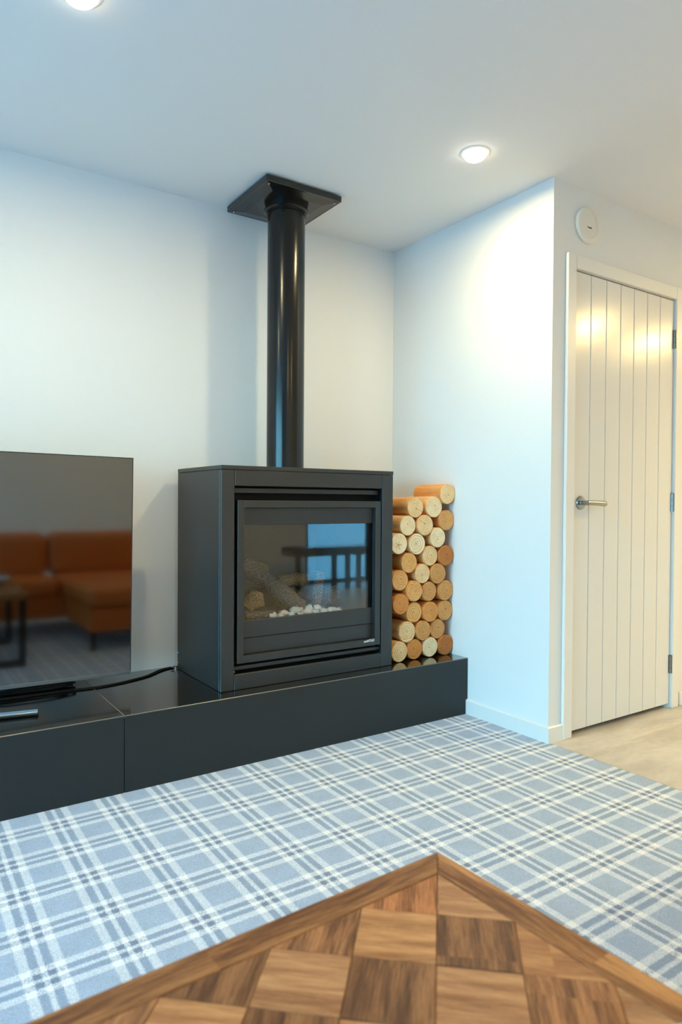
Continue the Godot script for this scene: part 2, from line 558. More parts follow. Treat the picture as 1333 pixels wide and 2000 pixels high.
func build_room():
	# floor of the hall behind the carpet, and the ground outside the windows
	var st := mb()
	face(st, [Vector3(0.008, 0, 0.95), Vector3(4.0, 0, 0.95), Vector3(4.0, 0, 5.3), Vector3(0.008, 0, 5.3)], Vector3.UP)
	cbox(st, Vector3(0.008, -0.1, 0.95), Vector3(4.0, -0.0005, 5.3))
	var fl := put("floor", st, M.vinyl)
	M.vinyl.uv1_scale = Vector3(0.8, 0.8, 1)
	tag(fl, "smooth beige cloudy vinyl floor in front of the panelled door", "floor", "", "structure")
	# plaid carpet, laid in one piece from the hearth to the hall
	st = mb()
	var size := 6 * 0.1773
	var x0 := -5.0
	var x1 := 0.008
	var z0 := 0.45
	var z1 := 5.3
	var uvf := func(p: Vector3): return Vector2((p.x + 0.475) / size, (p.z - 0.729) / size * (0.1773 / 0.1790))
	var q := [Vector3(x0, 0.001, z0), Vector3(x1 - 0.004, 0.001, z0), Vector3(x1 - 0.004, 0.001, z1), Vector3(x0, 0.001, z1)]
	face(st, q, Vector3.UP, q.map(uvf))
	q = [Vector3(x1 - 0.004, 0.001, NUB_Z - 0.1), Vector3(x1, -0.003, NUB_Z - 0.1), Vector3(x1, -0.003, z1), Vector3(x1 - 0.004, 0.001, z1)]
	face(st, q, Vector3(1, 1, 0).normalized(), q.map(uvf))
	var cp := put("carpet", st, M.carpet)
	tag(cp, "pale blue grey plaid carpet with white and dark crossing stripes", "carpet", "", "structure")
	shell("subfloor", [[Vector3(-5.1, -0.1, -0.1), Vector3(0.008, -0.0045, 5.3)]], M.dark_void, "dark floor slab hidden under the plaid carpet", "floor")
	shell("ceiling", [[Vector3(-5.1, ROOM_H, -0.12), Vector3(4.1, ROOM_H + 0.1, 5.4)]], M.ceiling, "plain white flat ceiling with round downlights", "ceiling")
	shell("wall_back", [[Vector3(-5.1, 0, -0.12), Vector3(0.0, ROOM_H, 0)]], M.paint, "white painted wall behind the fireplace and television", "wall")
	shell("wall_right", [[Vector3(0, 0, -0.12), Vector3(0.10, ROOM_H, NUB_Z)]], M.paint, "short white wall to the right of the stacked logs", "wall")
	# wall with the door: left strip, over the door, right of the door
	shell("wall_hall", [
		[Vector3(0.10, 0, 0.98), Vector3(0.14, ROOM_H, NUB_Z)],
		[Vector3(0.14, 2.045, 0.98), Vector3(0.925, ROOM_H, NUB_Z)],
		[Vector3(0.925, 0, 0.98), Vector3(4.1, ROOM_H, NUB_Z)],
	], M.paint, "white wall around the panelled door, warmly lit", "wall")
	shell("wall_cupboard", [
		[Vector3(0.10, -0.05, 0.45), Vector3(0.97, 2.2, 0.50)],
		[Vector3(0.10, -0.05, 0.50), Vector3(0.14, 2.2, 0.98)],
		[Vector3(0.93, -0.05, 0.50), Vector3(0.97, 2.2, 0.98)],
		[Vector3(0.14, 2.15, 0.50), Vector3(0.93, 2.2, 0.98)],
		[Vector3(0.14, -0.05, 0.50), Vector3(0.93, -0.002, 0.96)],
	], M.paint, "inside of the shut cupboard behind the panelled door", "wall")
	shell("wall_left", [
		[Vector3(-5.1, 0, 0), Vector3(-5.0, ROOM_H, 0.5)],
		[Vector3(-5.1, 2.1, 0.5), Vector3(-5.0, ROOM_H, 3.7)],
		[Vector3(-5.1, 0, 3.7), Vector3(-5.0, ROOM_H, 5.3)],
	], M.paint, "white wall at the far left with the tall sliding window", "wall")
	shell("wall_front", [
		[Vector3(-5.1, 0, 5.2), Vector3(2.0, ROOM_H, 5.3)],
		[Vector3(2.0, 2.1, 5.2), Vector3(3.0, ROOM_H, 5.3)],
		[Vector3(3.0, 0, 5.2), Vector3(4.1, ROOM_H, 5.3)],
	], M.paint, "white wall behind the sofa with the hall window", "wall")
	shell("wall_side", [[Vector3(4.0, 0, 0.98), Vector3(4.1, ROOM_H, 5.3)]], M.paint, "white wall at the far end of the hall", "wall")
	shell("ground", [[Vector3(-45, -0.25, -40), Vector3(45, -0.12, 45)]], M.outdoor, "grey green ground outside the windows", "ground")
	# skirting
	st = mb()
	skirting(st, [Vector3(0, 0, HEARTH_Z), Vector3(0, 0, NUB_Z), Vector3(0.0805, 0, NUB_Z)])
	tag(put("baseboard_right", st, M.trim), "low white skirting board on the short wall beside the hearth", "skirting", "", "structure")
	st = mb()
	cbox(st, Vector3(1.0, 0, NUB_Z), Vector3(4.0, 0.07, NUB_Z + 0.012), 0.003)
	tag(put("baseboard_hall", st, M.trim), "low white skirting board to the right of the door", "skirting", "", "structure")

# skirting run with a mitred outer corner; outward is to the left of -x / +z for this run
func skirting(st: SurfaceTool, p: Array):
	var t := 0.012
	var h := 0.070
	var c := 0.004
	# along the x = 0 wall, facing -x
	var a: Vector3 = p[0]
	var b: Vector3 = p[1]
	var e: Vector3 = p[2]
	face(st, [Vector3(-t, 0, a.z), Vector3(-t, 0, b.z + t), Vector3(-t, h - c, b.z + t), Vector3(-t, h - c, a.z)], Vector3.LEFT)
	face(st, [Vector3(-t, h - c, a.z), Vector3(-t, h - c, b.z + t), Vector3(-t + c, h, b.z + t - c), Vector3(-t + c, h, a.z)], Vector3(-1, 1, 0).normalized())
	face(st, [Vector3(-t + c, h, a.z), Vector3(-t + c, h, b.z + t - c), Vector3(0, h, b.z), Vector3(0, h, a.z)], Vector3.UP)
	face(st, [Vector3(-t, 0, a.z), Vector3(0, 0, a.z), Vector3(0, h, a.z), Vector3(-t + c, h, a.z), Vector3(-t, h - c, a.z)], Vector3.FORWARD)
	# round the corner, facing +z
	face(st, [Vector3(-t, 0, b.z + t), Vector3(e.x, 0, b.z + t), Vector3(e.x, h - c, b.z + t), Vector3(-t, h - c, b.z + t)], Vector3.BACK)
	face(st, [Vector3(-t, h - c, b.z + t), Vector3(e.x, h - c, b.z + t), Vector3(e.x, h, b.z + t - c), Vector3(-t + c, h, b.z + t - c)], Vector3(0, 1, 1).normalized())
	face(st, [Vector3(-t + c, h, b.z + t - c), Vector3(e.x, h, b.z + t - c), Vector3(e.x, h, b.z), Vector3(0, h, b.z)], Vector3.UP)
	face(st, [Vector3(e.x, 0, b.z), Vector3(e.x, 0, b.z + t), Vector3(e.x, h, b.z + t - c), Vector3(e.x, h, b.z)], Vector3.RIGHT)

func build_downlights():
	var room_light := Color(1.0, 0.91, 0.68)
	var hall_light := Color(1.0, 0.86, 0.54)
	var spots := [
		[Vector2(-0.415, 1.035), "round glowing downlight in the ceiling near the short wall", 1.32, room_light],
		[Vector2(-1.909, 1.035), "round glowing downlight cut by the top edge of the picture, above the television", 1.32, room_light],
		[Vector2(-3.403, 1.035), "round downlight beyond the left edge of the picture, last of the row", 1.32, room_light],
		[Vector2(-0.415, 4.20), "round downlight behind the viewer, over the back of the sofa", 1.7, room_light],
		[Vector2(-1.909, 4.20), "round downlight behind the viewer, left of the one over the sofa", 1.7, room_light],
		[Vector2(2.94, 2.45), "round downlight further out in the hall ceiling", 3.7, hall_light],
		[Vector2(2.10, 2.45), "round downlight in the hall ceiling nearer the carpet", 3.7, hall_light],
	]
	var ring := mb()
	lathe(ring, [Vector2(0.0590, 0.0), Vector2(0.0575, -0.003), Vector2(0.051, -0.005), Vector2(0.0475, -0.005), Vector2(0.0465, -0.0005)], 40)
	var ring_mesh := ring.commit()
	var lens := mb()
	var prof := []
	for k in 9:
		var a := PI / 2 * k / 8
		prof.append(Vector2(0.0462 * sin(a) + 0.0001, -0.0005 - 0.033 * cos(a)))
	lathe(lens, prof, 40, Transform3D.IDENTITY, true)
	var lens_mesh := lens.commit()
	for s in spots:
		var t := thing("downlight", s[1], "downlight", Vector3(s[0].x, ROOM_H, s[0].y), 0.0, "ceiling downlights")
		put("trim_ring", ring_mesh, M.trim, t)
		var glow := mat(Color(1, 1, 1), 0.5)
		glow.emission_enabled = true
		glow.emission = Color(1.0, 0.95, 0.86)
		glow.emission_energy_multiplier = 12.0
		put("glowing_lens", lens_mesh, glow, t)
		var a := AreaLight3D.new()
		a.name = "lamp_light"
		a.area_size = Vector2(0.075, 0.075)
		a.light_color = s[3]
		a.light_energy = s[2]
		a.shadow_enabled = true
		a.position = Vector3(0, -0.0345, 0)
		a.rotation.x = -PI / 2
		t.add_child(a, true)

# =====================================================================
# hearth and fireplace
# =====================================================================
func build_hearth():
	var t := thing("hearth", "long low black tiled hearth running along the back wall", "hearth")
	var joint := -1.6549
	var xl := -3.6
	var st := mb()
	cbox(st, Vector3(xl, 0.0, 0.02), Vector3(-0.03, HEARTH_Y - 0.012, HEARTH_Z - 0.012))
	put("core", st, M.dark_void, t)
	st = mb()
	cbox(st, Vector3(joint - 0.0013, HEARTH_Y - 0.010, 0.0), Vector3(joint + 0.0013, HEARTH_Y - 0.0002, HEARTH_Z - 0.003))
	put("grout_line", st, mat(Color(0.50, 0.49, 0.46), 0.8), t)
	for seg in [[xl, joint - 0.0013], [joint + 0.0013, 0.0]]:
		var right: float = seg[1]
		st = mb()
		cbox(st, Vector3(seg[0], HEARTH_Y - 0.011, 0.0), Vector3(right, HEARTH_Y, HEARTH_Z - 0.0025), 0.0012)
		put("top_slab", st, M.slab_top, t)
		st = mb()
		if right > -0.1:
			# notched over the skirting at its right end
			cbox(st, Vector3(seg[0], 0.0, HEARTH_Z - 0.011), Vector3(-0.0125, HEARTH_Y - 0.0015, HEARTH_Z), 0.0012)
			cbox(st, Vector3(-0.014, 0.0735, HEARTH_Z - 0.011), Vector3(0.0, HEARTH_Y - 0.0015, HEARTH_Z), 0.0012)
		else:
			cbox(st, Vector3(seg[0], 0.0, HEARTH_Z - 0.011), Vector3(right, HEARTH_Y - 0.0015, HEARTH_Z), 0.0012)
		put("front_slab", st, M.slab_front, t)
		st = mb()
		cbox(st, Vector3(seg[0], HEARTH_Y - 0.004, HEARTH_Z - 0.0035), Vector3(right, HEARTH_Y + 0.0006, HEARTH_Z + 0.0006), 0.0015)
		put("edge_strip", st, M.slab_trim, t)

func build_fireplace():
	var x0 := -1.2572
	var x1 := -0.4034
	var z0 := 0.0518
	var z1 := 0.5183
	var y0 := HEARTH_Y
	var y1 := 1.1639
	var yt := 1.1464
	var t := thing("gas_fireplace", "matt charcoal freestanding gas fireplace with a glass front on the hearth", "fireplace", Vector3((x0 + x1) / 2, y0, (z0 + z1) / 2))
	var o := -t.position + Vector3(0, 0.0008, 0)
	var part := func(called, boxes, m, bev = 0.0015):
		var st := mb()
		for b in boxes: cbox(st, b[0] + o, b[1] + o, bev)
		return put(called, st, m, t)
	part.call("top_plate", [[Vector3(x0 - 0.001, yt + 0.001, z0), Vector3(x1 + 0.001, y1, z1 + 0.001)]], M.stove)
	part.call("side_panel", [[Vector3(x0, y0, z0), Vector3(x0 + 0.014, yt, z1 - 0.0166)]], M.stove)
	part.call("side_panel", [[Vector3(x1 - 0.014, y0, z0), Vector3(x1, yt, z1 - 0.0166)]], M.stove)
	part.call("back_panel", [[Vector3(x0 + 0.014, y0, z0), Vector3(x1 - 0.014, yt, z0 + 0.012)]], M.stove_dark)
	# fascia: two stiles the full height, two rails between them
	part.call("stile", [[Vector3(x0, y0, z1 - 0.016), Vector3(-1.1992, yt, z1)]], M.stove, 0.002)
	part.call("stile", [[Vector3(-0.4648, y0, z1 - 0.016), Vector3(x1, yt, z1)]], M.stove, 0.002)
	part.call("rail", [[Vector3(-1.1980, 1.0837, z1 - 0.016), Vector3(-0.4660, yt, z1)]], M.stove, 0.0015)
	part.call("rail", [[Vector3(-1.1980, y0, z1 - 0.016), Vector3(-0.4660, 0.3331, z1)]], M.stove, 0.0015)
	# box behind the fascia: closes the gaps round the door
	part.call("inner_casing", [
		[Vector3(x0 + 0.016, y0 + 0.01, z0 + 0.013), Vector3(-1.150, yt - 0.002, z1 - 0.06)],
		[Vector3(-0.512, y0 + 0.01, z0 + 0.013), Vector3(x1 - 0.016, yt - 0.002, z1 - 0.06)],
		[Vector3(-1.150, 1.0, z0 + 0.013), Vector3(-0.512, yt - 0.002, z1 - 0.06)],
		[Vector3(-1.150, y0 + 0.01, z0 + 0.013), Vector3(-0.512, 0.50, z1 - 0.06)],
		[Vector3(x0 + 0.016, y0 + 0.01, z1 - 0.06), Vector3(-1.196, yt - 0.002, z1 - 0.017)],
		[Vector3(-0.467, y0 + 0.01, z1 - 0.06), Vector3(x1 - 0.016, yt - 0.002, z1 - 0.017)],
	], M.stove_dark, 0.0)
	part.call("louvre_bar", [[Vector3(-1.1960, 1.0556, z1 - 0.058), Vector3(-0.4680, 1.0762, z1 - 0.030)]], M.stove)
	part.call("louvre_bar", [[Vector3(-1.1960, 0.3450, z1 - 0.058), Vector3(-0.4680, 0.3610, z1 - 0.022)]], M.stove)
	# door: a frame of four bars, glass, masking panels
	var fz := z1 - 0.004
	var fx0 := -1.1835
	var fx1 := -0.4690
	var fy0 := 0.3735
	var fy1 := 1.0262
	var fw := 0.0290
	var st := mb()
	cbox(st, Vector3(fx0, fy0, fz - 0.028) + o, Vector3(fx0 + fw, fy1, fz) + o, 0.0012)
	cbox(st, Vector3(fx1 - fw, fy0, fz - 0.028) + o, Vector3(fx1, fy1, fz) + o, 0.0012)
	cbox(st, Vector3(fx0 + fw, fy1 - fw, fz - 0.028) + o, Vector3(fx1 - fw, fy1, fz) + o, 0.0008)
	cbox(st, Vector3(fx0 + fw, fy0, fz - 0.028) + o, Vector3(fx1 - fw, fy0 + fw, fz) + o, 0.0008)
	put("door_frame", st, M.stove, t)
	part.call("masking_panel", [[Vector3(fx0 + fw, 0.9265, fz - 0.034), Vector3(fx1 - fw, fy1 - fw - 0.0005, fz - 0.024)]], M.stove)
	part.call("masking_panel", [[Vector3(fx0 + fw, 0.4700, fz - 0.034), Vector3(fx1 - fw, 0.5405, fz - 0.022)]], M.stove)
	part.call("masking_panel", [[Vector3(fx0 + fw, fy0 + fw + 0.0005, fz - 0.036), Vector3(fx1 - fw, 0.4685, fz - 0.026)]], M.stove)
	part.call("glass_pane", [[Vector3(fx0 + fw + 0.001, 0.541, fz - 0.0335), Vector3(fx1 - fw - 0.001, 0.926, fz - 0.0295)]], M.fire_glass, 0.0)
	# firebox
	part.call("back_liner", [[Vector3(-1.150, 0.50, 0.125), Vector3(-0.512, 1.0, 0.14)]], M.liner, 0.0)
	for s in [0, 1]:
		st = mb()
		var xa := -1.149 if s == 0 else -0.513
		var xb := -1.075 if s == 0 else -0.585
		var nx := 1.0 if s == 0 else -1.0
		face(st, [Vector3(xa, 0.50, z1 - 0.061) + o, Vector3(xb, 0.50, 0.141) + o, Vector3(xb, 1.0, 0.141) + o, Vector3(xa, 1.0, z1 - 0.061) + o], Vector3(nx, 0, 0.22).normalized())
		face(st, [Vector3(xa - nx * 0.001, 0.50, z1 - 0.061) + o, Vector3(xb - nx * 0.006, 0.50, 0.141) + o, Vector3(xb - nx * 0.006, 1.0, 0.141) + o, Vector3(xa - nx * 0.001, 1.0, z1 - 0.061) + o], Vector3(-nx, 0, -0.22).normalized())
		put("side_liner", st, M.liner, t)
	# bed of ash: a bumpy sheet
	st = mb()
	var bn := noise_of(301, 0.05, 3)
	var cols := 40
	var rows := 20
	var P := func(i, k):
		var x := lerpf(-1.148, -0.514, float(i) / cols)
		var z := lerpf(0.142, z1 - 0.062, float(k) / rows)
		return Vector3(x, 0.528 + 0.016 * bn.get_noise_2d(x * 400.0, z * 400.0) - 0.012 * float(k) / rows, z) + o
	for i in cols:
		for k in rows:
			var a: Vector3 = P.call(i, k)
			var b: Vector3 = P.call(i + 1, k)
			var c: Vector3 = P.call(i + 1, k + 1)
			var d: Vector3 = P.call(i, k + 1)
			var n := (c - a).cross(b - d)
			if n.y < 0: n = -n
			face(st, [a, b, c], n.normalized())
			face(st, [a, c, d], n.normalized())
	put("ash_bed", st, M.ember, t)
	# screws
	for s in [Vector3(-1.1905, 0.3405, z1 - 0.018), Vector3(-0.4705, 0.3545, z1 - 0.018)]:
		st = mb()
		lathe(st, [Vector2(0.0035, 0), Vector2(0.0035, 0.0015), Vector2(0.002, 0.003), Vector2(0.0001, 0.0032)], 10, Transform3D(Basis(Vector3.RIGHT, PI / 2), s + o))
		put("screw", st, M.chrome, t)
	for yy in [0.345, 0.300]:
		st = mb()
		lathe(st, [Vector2(0.0045, 0), Vector2(0.0045, 0.0015), Vector2(0.003, 0.003), Vector2(0.0001, 0.0032)], 10, Transform3D(Basis(Vector3.BACK, PI / 2), Vector3(x0, yy, z0 + 0.012) + o))
		put("screw", st, M.chrome, t)
	# small white maker's mark on the door frame
	st = mb()
	var lx := -0.5600
	var marks := [[0.0, 0.0, 0.004, 0.007], [0.006, 0.001, 0.004, 0.007], [0.012, 0.001, 0.004, 0.007], [0.018, 0.001, 0.003, 0.009], [0.0225, 0.001, 0.0025, 0.011]]
	for k in marks: cbox(st, Vector3(lx + k[0], 0.3905 + k[1], fz) + o, Vector3(lx + k[0] + k[2], 0.3905 + k[1] + k[3], fz + 0.0006) + o)
	lathe(st, [Vector2(0.0062, 0), Vector2(0.0062, 0.0006), Vector2(0.0038, 0.0006), Vector2(0.0038, 0)], 20, Transform3D(Basis(Vector3.RIGHT, PI / 2), Vector3(lx + 0.034, 0.3975, fz) + o))
	for k in [[0.042, 0.001, 0.0018, 0.011], [0.0455, 0.001, 0.0018, 0.007], [0.0490, 0.001, 0.0018, 0.012], [0.0508, 0.001, 0.005, 0.002], [0.0508, 0.0110, 0.005, 0.002], [0.0555, 0.003, 0.0018, 0.008]]:
		cbox(st, Vector3(lx + k[0], 0.3905 + k[1], fz) + o, Vector3(lx + k[0] + k[2], 0.3905 + k[1] + k[3], fz + 0.0006) + o)
	put("maker_mark", st, M.logo, t)
	build_fire_logs()

func fire_log(label: String, pts: Array, rads: Array, m: Material, sd: int, wob: float):
	var mid := Vector3.ZERO
	for p in pts: mid += p / pts.size()
	var fine := []
	var fr := []
	for i in pts.size() - 1:
		for k in 10:
			fine.append(pts[i].lerp(pts[i + 1], k / 10.0) - mid)
			fr.append(lerpf(rads[i], rads[i + 1], k / 10.0))
	fine.append(pts[-1] - mid)
	fr.append(rads[-1])
	var st := mb()
	tube(st, fine, fr, 30, true, noise_of(sd, 0.13, 4), wob * 1.5)
	var o := put("fire_log", st, m)
	o.position = mid
	tag(o, label, "log", "ceramic logs in the firebox")

func build_fire_logs():
	fire_log("long grey bark branch leaning diagonally behind the fireplace glass", [Vector3(-1.055, 0.762, 0.30), Vector3(-0.985, 0.693, 0.33), Vector3(-0.90, 0.622, 0.37), Vector3(-0.815, 0.560, 0.40)], [0.030, 0.034, 0.036, 0.028], M.bark_grey, 311, 0.35)
	fire_log("yellowish stubby log end standing above the diagonal branch", [Vector3(-0.972, 0.650, 0.235), Vector3(-0.955, 0.700, 0.25), Vector3(-0.945, 0.742, 0.262)], [0.034, 0.036, 0.030], M.bark_yellow, 313, 0.3)
	fire_log("yellow brown log at the left foot of the fireplace glass", [Vector3(-1.082, 0.575, 0.40), Vector3(-1.060, 0.605, 0.405), Vector3(-1.048, 0.645, 0.405)], [0.034, 0.040, 0.028], M.bark_yellow, 315, 0.4)
	fire_log("pale brown log lying level in the middle of the fire", [Vector3(-0.850, 0.656, 0.245), Vector3(-0.77, 0.662, 0.245), Vector3(-0.700, 0.656, 0.238)], [0.026, 0.030, 0.027], M.bark_yellow, 317, 0.3)
	fire_log("dark charred log lying under the level one", [Vector3(-0.85, 0.580, 0.225), Vector3(-0.77, 0.582, 0.222), Vector3(-0.695, 0.580, 0.218)], [0.036, 0.040, 0.036], M.bark_grey, 319, 0.3)
	fire_log("rusty brown log standing upright right of centre in the fire", [Vector3(-0.700, 0.540, 0.335), Vector3(-0.690, 0.610, 0.325), Vector3(-0.668, 0.700, 0.31)], [0.024, 0.027, 0.020], M.bark_rust, 321, 0.35)
	fire_log("thick brown log end right of the upright rusty one", [Vector3(-0.640, 0.565, 0.22), Vector3(-0.622, 0.585, 0.30), Vector3(-0.612, 0.590, 0.345)], [0.036, 0.045, 0.042], M.bark_grey, 323, 0.25)
	fire_log("low grey log lying along the left foot of the glass", [Vector3(-1.11, 0.545, 0.43), Vector3(-1.03, 0.545, 0.435), Vector3(-0.97, 0.542, 0.43)], [0.018, 0.020, 0.016], M.bark_grey, 325, 0.3)
	# white pebbles along the foot of the glass
	var names := ["first", "second", "third", "fourth", "fifth", "sixth", "seventh", "eighth", "ninth", "tenth", "eleventh", "twelfth", "thirteenth", "fourteenth", "fifteenth", "sixteenth"]
	var spots := [[-0.988, 0.438, 0.020], [-0.948, 0.442, 0.017], [-0.925, 0.425, 0.019], [-0.893, 0.440, 0.018], [-0.868, 0.430, 0.021], [-0.848, 0.441, 0.015], [-0.838, 0.405, 0.023], [-0.812, 0.432, 0.020], [-0.790, 0.415, 0.021], [-0.772, 0.440, 0.017], [-0.750, 0.420, 0.020], [-0.728, 0.438, 0.016], [-0.715, 0.415, 0.015], [-0.693, 0.434, 0.018], [-0.668, 0.430, 0.017], [-0.650, 0.440, 0.014]]
	var n := noise_of(331, 0.02, 2)
	for i in spots.size():
		var s: Array = spots[i]
		var st := mb()
		var r: float = s[2]
		lump(st, Vector3(0, r * 0.62, 0), Vector3(r * 1.18, r * 0.74, r * 0.92), n, 0.6, 8, 11, i * 3.7)
		var o := put("white_pebble", st, M.pebble)
		o.position = Vector3(s[0], 0.5265 + (0.012 if i in [4, 6, 8, 10] else 0.0) + (0.004 if i == 2 else 0.0), s[1])
		o.rotation.y = i * 1.3
		tag(o, "rough white pebble, %s from the left along the foot of the fireplace glass" % names[i], "pebble", "white pebbles in the fireplace")

func build_flue():
	var c := Vector2(-0.8262, 0.2585)
	var t := thing("flue_pipe", "tall black steel flue pipe rising from the fireplace to a square ceiling plate", "flue", Vector3(c.x, 1.1652, c.y))
	var top := ROOM_H - 1.1652
	var st := mb()
	lathe(st, [Vector2(0.0849, 0), Vector2(0.0849, top - 0.02)], 64)
	put("pipe", st, M.flue, t)
	st = mb()
	lathe(st, [Vector2(0.085, top - 0.080), Vector2(0.092, top - 0.080), Vector2(0.092, top - 0.072), Vector2(0.096, top - 0.070), Vector2(0.101, top - 0.066), Vector2(0.101, top - 0.060), Vector2(0.096, top - 0.058), Vector2(0.096, top - 0.030)], 64)
	put("collar", st, M.flue, t)
	st = mb()
	var px := -0.8300 - c.x
	var pz := 0.2360 - c.y
	var h := 0.1890
	var hz := 0.1960
	cbox(st, Vector3(px - h, top - 0.034, pz - hz), Vector3(px + h, top - 0.008, pz + hz), 0.002)
	cbox(st, Vector3(px - h + 0.02, top - 0.009, pz - hz + 0.02), Vector3(px + h - 0.02, top, pz + hz - 0.02))
	var pl := put("ceiling_plate", st, M.plate, t)
	st = mb()
	var oc := []
	var ic := []
	for k in [[-1, -1], [1, -1], [1, 1], [-1, 1]]:
		oc.append(Vector3(px + k[0] * (h - 0.012), top - 0.0341, pz + k[1] * (hz - 0.012)))
		ic.append(Vector3(px + k[0] * (h - 0.062), top - 0.0420, pz + k[1] * (hz - 0.062)))
	face(st, ic, Vector3.DOWN)
	for k in 4:
		var e: Vector3 = (oc[k] + oc[(k + 1) % 4]) / 2.0 - Vector3(px, 0, pz)
		face(st, [oc[k], oc[(k + 1) % 4], ic[(k + 1) % 4], ic[k]], Vector3(e.x * 0.0079 / 0.05 / 0.18, -1, e.z * 0.0079 / 0.05 / 0.18).normalized())
	put("inner_plate", st, M.plate, pl)
	for sx in [-1, 1]:
		for sz in [-1, 1]:
			st = mb()
			lathe(st, [Vector2(0.0001, -0.003), Vector2(0.0035, -0.002), Vector2(0.0045, 0)], 10, Transform3D(Basis.IDENTITY, Vector3(px + sx * (h - 0.024), top - 0.0365, pz + sz * (hz - 0.024))))
			put("screw", st, M.chrome, pl)

# =====================================================================
# the stack of logs
# =====================================================================
func build_log_stack():
	# x, y, radius of the sawn front, ring texture, tint of the cut, tint of the side, label
	var cream := Color(0.97, 0.89, 0.77)
	var pale := Color(0.98, 0.94, 0.86)
	var honey := Color(0.94, 0.77, 0.56)
	var tan := Color(0.87, 0.69, 0.50)
	var amber := Color(0.89, 0.65, 0.42)
	var brown := Color(0.77, 0.53, 0.35)
	var L := [
		[-0.0506, 1.0655, 0.0496, 3, cream, "topmost log of the stack, cream cut end leaning on the short wall"],
		[-0.2458, 0.9996, 0.0494, 1, cream, "log with a long orange side at the top left of the stack, beside the fireplace"],
		[-0.1295, 1.0019, 0.0514, 3, pale, "large pale log directly below and left of the topmost one"],
		[-0.0507, 0.9367, 0.0497, 5, tan, "tan log against the short wall, third level from the top"],
		[-0.2910, 0.9133, 0.0477, 5, pale, "pale log with a rust stain on its side, just under the long orange one"],
		[-0.1889, 0.9139, 0.0500, 1, cream, "cream log in the middle of the stack under the large pale one"],
		[-0.3441, 0.8293, 0.0496, 7, pale, "very white log with a star shaped crack, touching the fireplace"],
		[-0.2360, 0.8247, 0.0506, 6, pale, "pale log with bold dark oval rings, right of the white cracked one"],
		[-0.1070, 0.8529, 0.0492, 5, pale, "off white log with faint rings, right of and above the bold ringed one"],
		[-0.1510, 0.7648, 0.0489, 0, cream, "cream log with a dark pith just below the off white one"],
		[-0.0520, 0.7629, 0.0497, 3, brown, "reddish brown log against the short wall, upper middle of the stack"],
		[-0.2819, 0.7363, 0.0478, 0, honey, "honey log with a clear pith below the white cracked one"],
		[-0.1992, 0.6815, 0.0470, 1, cream, "cream log with a curved split across its cut end"],
		[-0.1021, 0.6765, 0.0493, 2, tan, "tan ringed log just right of the curved split one"],
		[-0.3354, 0.6559, 0.0484, 0, honey, "honey log touching the fireplace at the middle of the stack"],
		[-0.2530, 0.6008, 0.0496, 4, honey, "yellow log with a notch at its lower right rim"],
		[-0.1559, 0.5932, 0.0475, 2, tan, "rough tan log with dense rings, right of the notched yellow one"],
		[-0.0508, 0.5912, 0.0498, 0, tan, "light tan log with a dark pith on the right edge, middle of the stack"],
		[-0.3343, 0.5452, 0.0485, 2, amber, "bright amber log touching the fireplace in the lower half of the stack"],
		[-0.2482, 0.4985, 0.0492, 4, honey, "golden log to the lower right of the bright amber one"],
		[-0.1499, 0.4940, 0.0491, 5, amber, "plain amber log between the golden one and the one on the right edge"],
		[-0.0509, 0.4912, 0.0499, 1, tan, "tan log with a fine radial crack on the right edge, third level from the bottom"],
		[-0.2920, 0.4086, 0.0503, 4, cream, "big cream log with a pale side, second level from the bottom beside the fireplace"],
		[-0.1941, 0.4073, 0.0472, 0, tan, "tan log in the middle of the second level from the bottom"],
		[-0.0985, 0.4054, 0.0480, 2, tan, "tan ringed log at the right of the second level from the bottom"],
		[-0.3416, 0.3215, 0.0485, 0, cream, "cream log with fine rings on the hearth, first of the bottom row from the fireplace"],
		[-0.2444, 0.3217, 0.0483, 2, amber, "amber log with a black pith on the hearth, second of the bottom row"],
		[-0.1475, 0.3222, 0.0481, 5, pale, "pale straw log on the hearth, third of the bottom row"],
		[-0.0499, 0.3210, 0.0489, 4, brown, "brown log on the hearth at the right end of the bottom row"],
	]
	var n := noise_of(401, 0.03, 2)
	for i in L.size():
		var d: Array = L[i]
		var r: float = d[2]
		var len := 0.20 if i in [0, 2] else 0.30
		var zf: float = 0.495 + [0.004, -0.002, 0.0, 0.003, -0.003][i % 5]
		if i == 0: zf = 0.503
		var t := thing("split_log", d[5], "log", Vector3(d[0], d[1], zf), 0.0, "stacked firewood logs")
		var segs := 36
		# side: slightly tapering pole with a worn rim
		var st := mb()
		var prof := [[-len, r * 0.985], [-len * 0.66, r * 0.99], [-len * 0.33, r * 0.995], [-0.004, r], [-0.0008, r - 0.0018]]
		for k in prof.size() - 1:
			for a in segs:
				var P := []
				var N := []
				var uv := []
				for w in [[0, 0], [1, 0], [1, 1], [0, 1]]:
					var q: Array = prof[k + w[1]]
					var ang: float = TAU * ((a + w[0]) % segs) / segs
					var rr: float = q[1] * (1.0 - 0.010 * absf(n.get_noise_3d(cos(ang) * 40.0, sin(ang) * 40.0, i * 17.0)))
					P.append(Vector3(cos(ang) * rr, sin(ang) * rr, q[0]))
					N.append(Vector3(cos(ang), sin(ang), 0.0 if k < 3 else 0.4).normalized())
					uv.append(Vector2(q[0] * 2.2 + i * 0.13, float(a + w[0]) / segs + i * 0.37))
				smooth_quad(st, P, N, uv)
		var back := []
		for a in segs: back.append(Vector3(cos(TAU * a / segs) * r * 0.97, sin(TAU * a / segs) * r * 0.97, -len))
		face(st, back, Vector3.FORWARD)
		var c: Color = d[4]
		var side := c.lerp(Color(0.96, 0.74, 0.48), 0.6 if i in [1, 0] else 0.25)
		put("peeled_side", st, wood_mat(M.peeled, side, 0.65, 1.0), t)
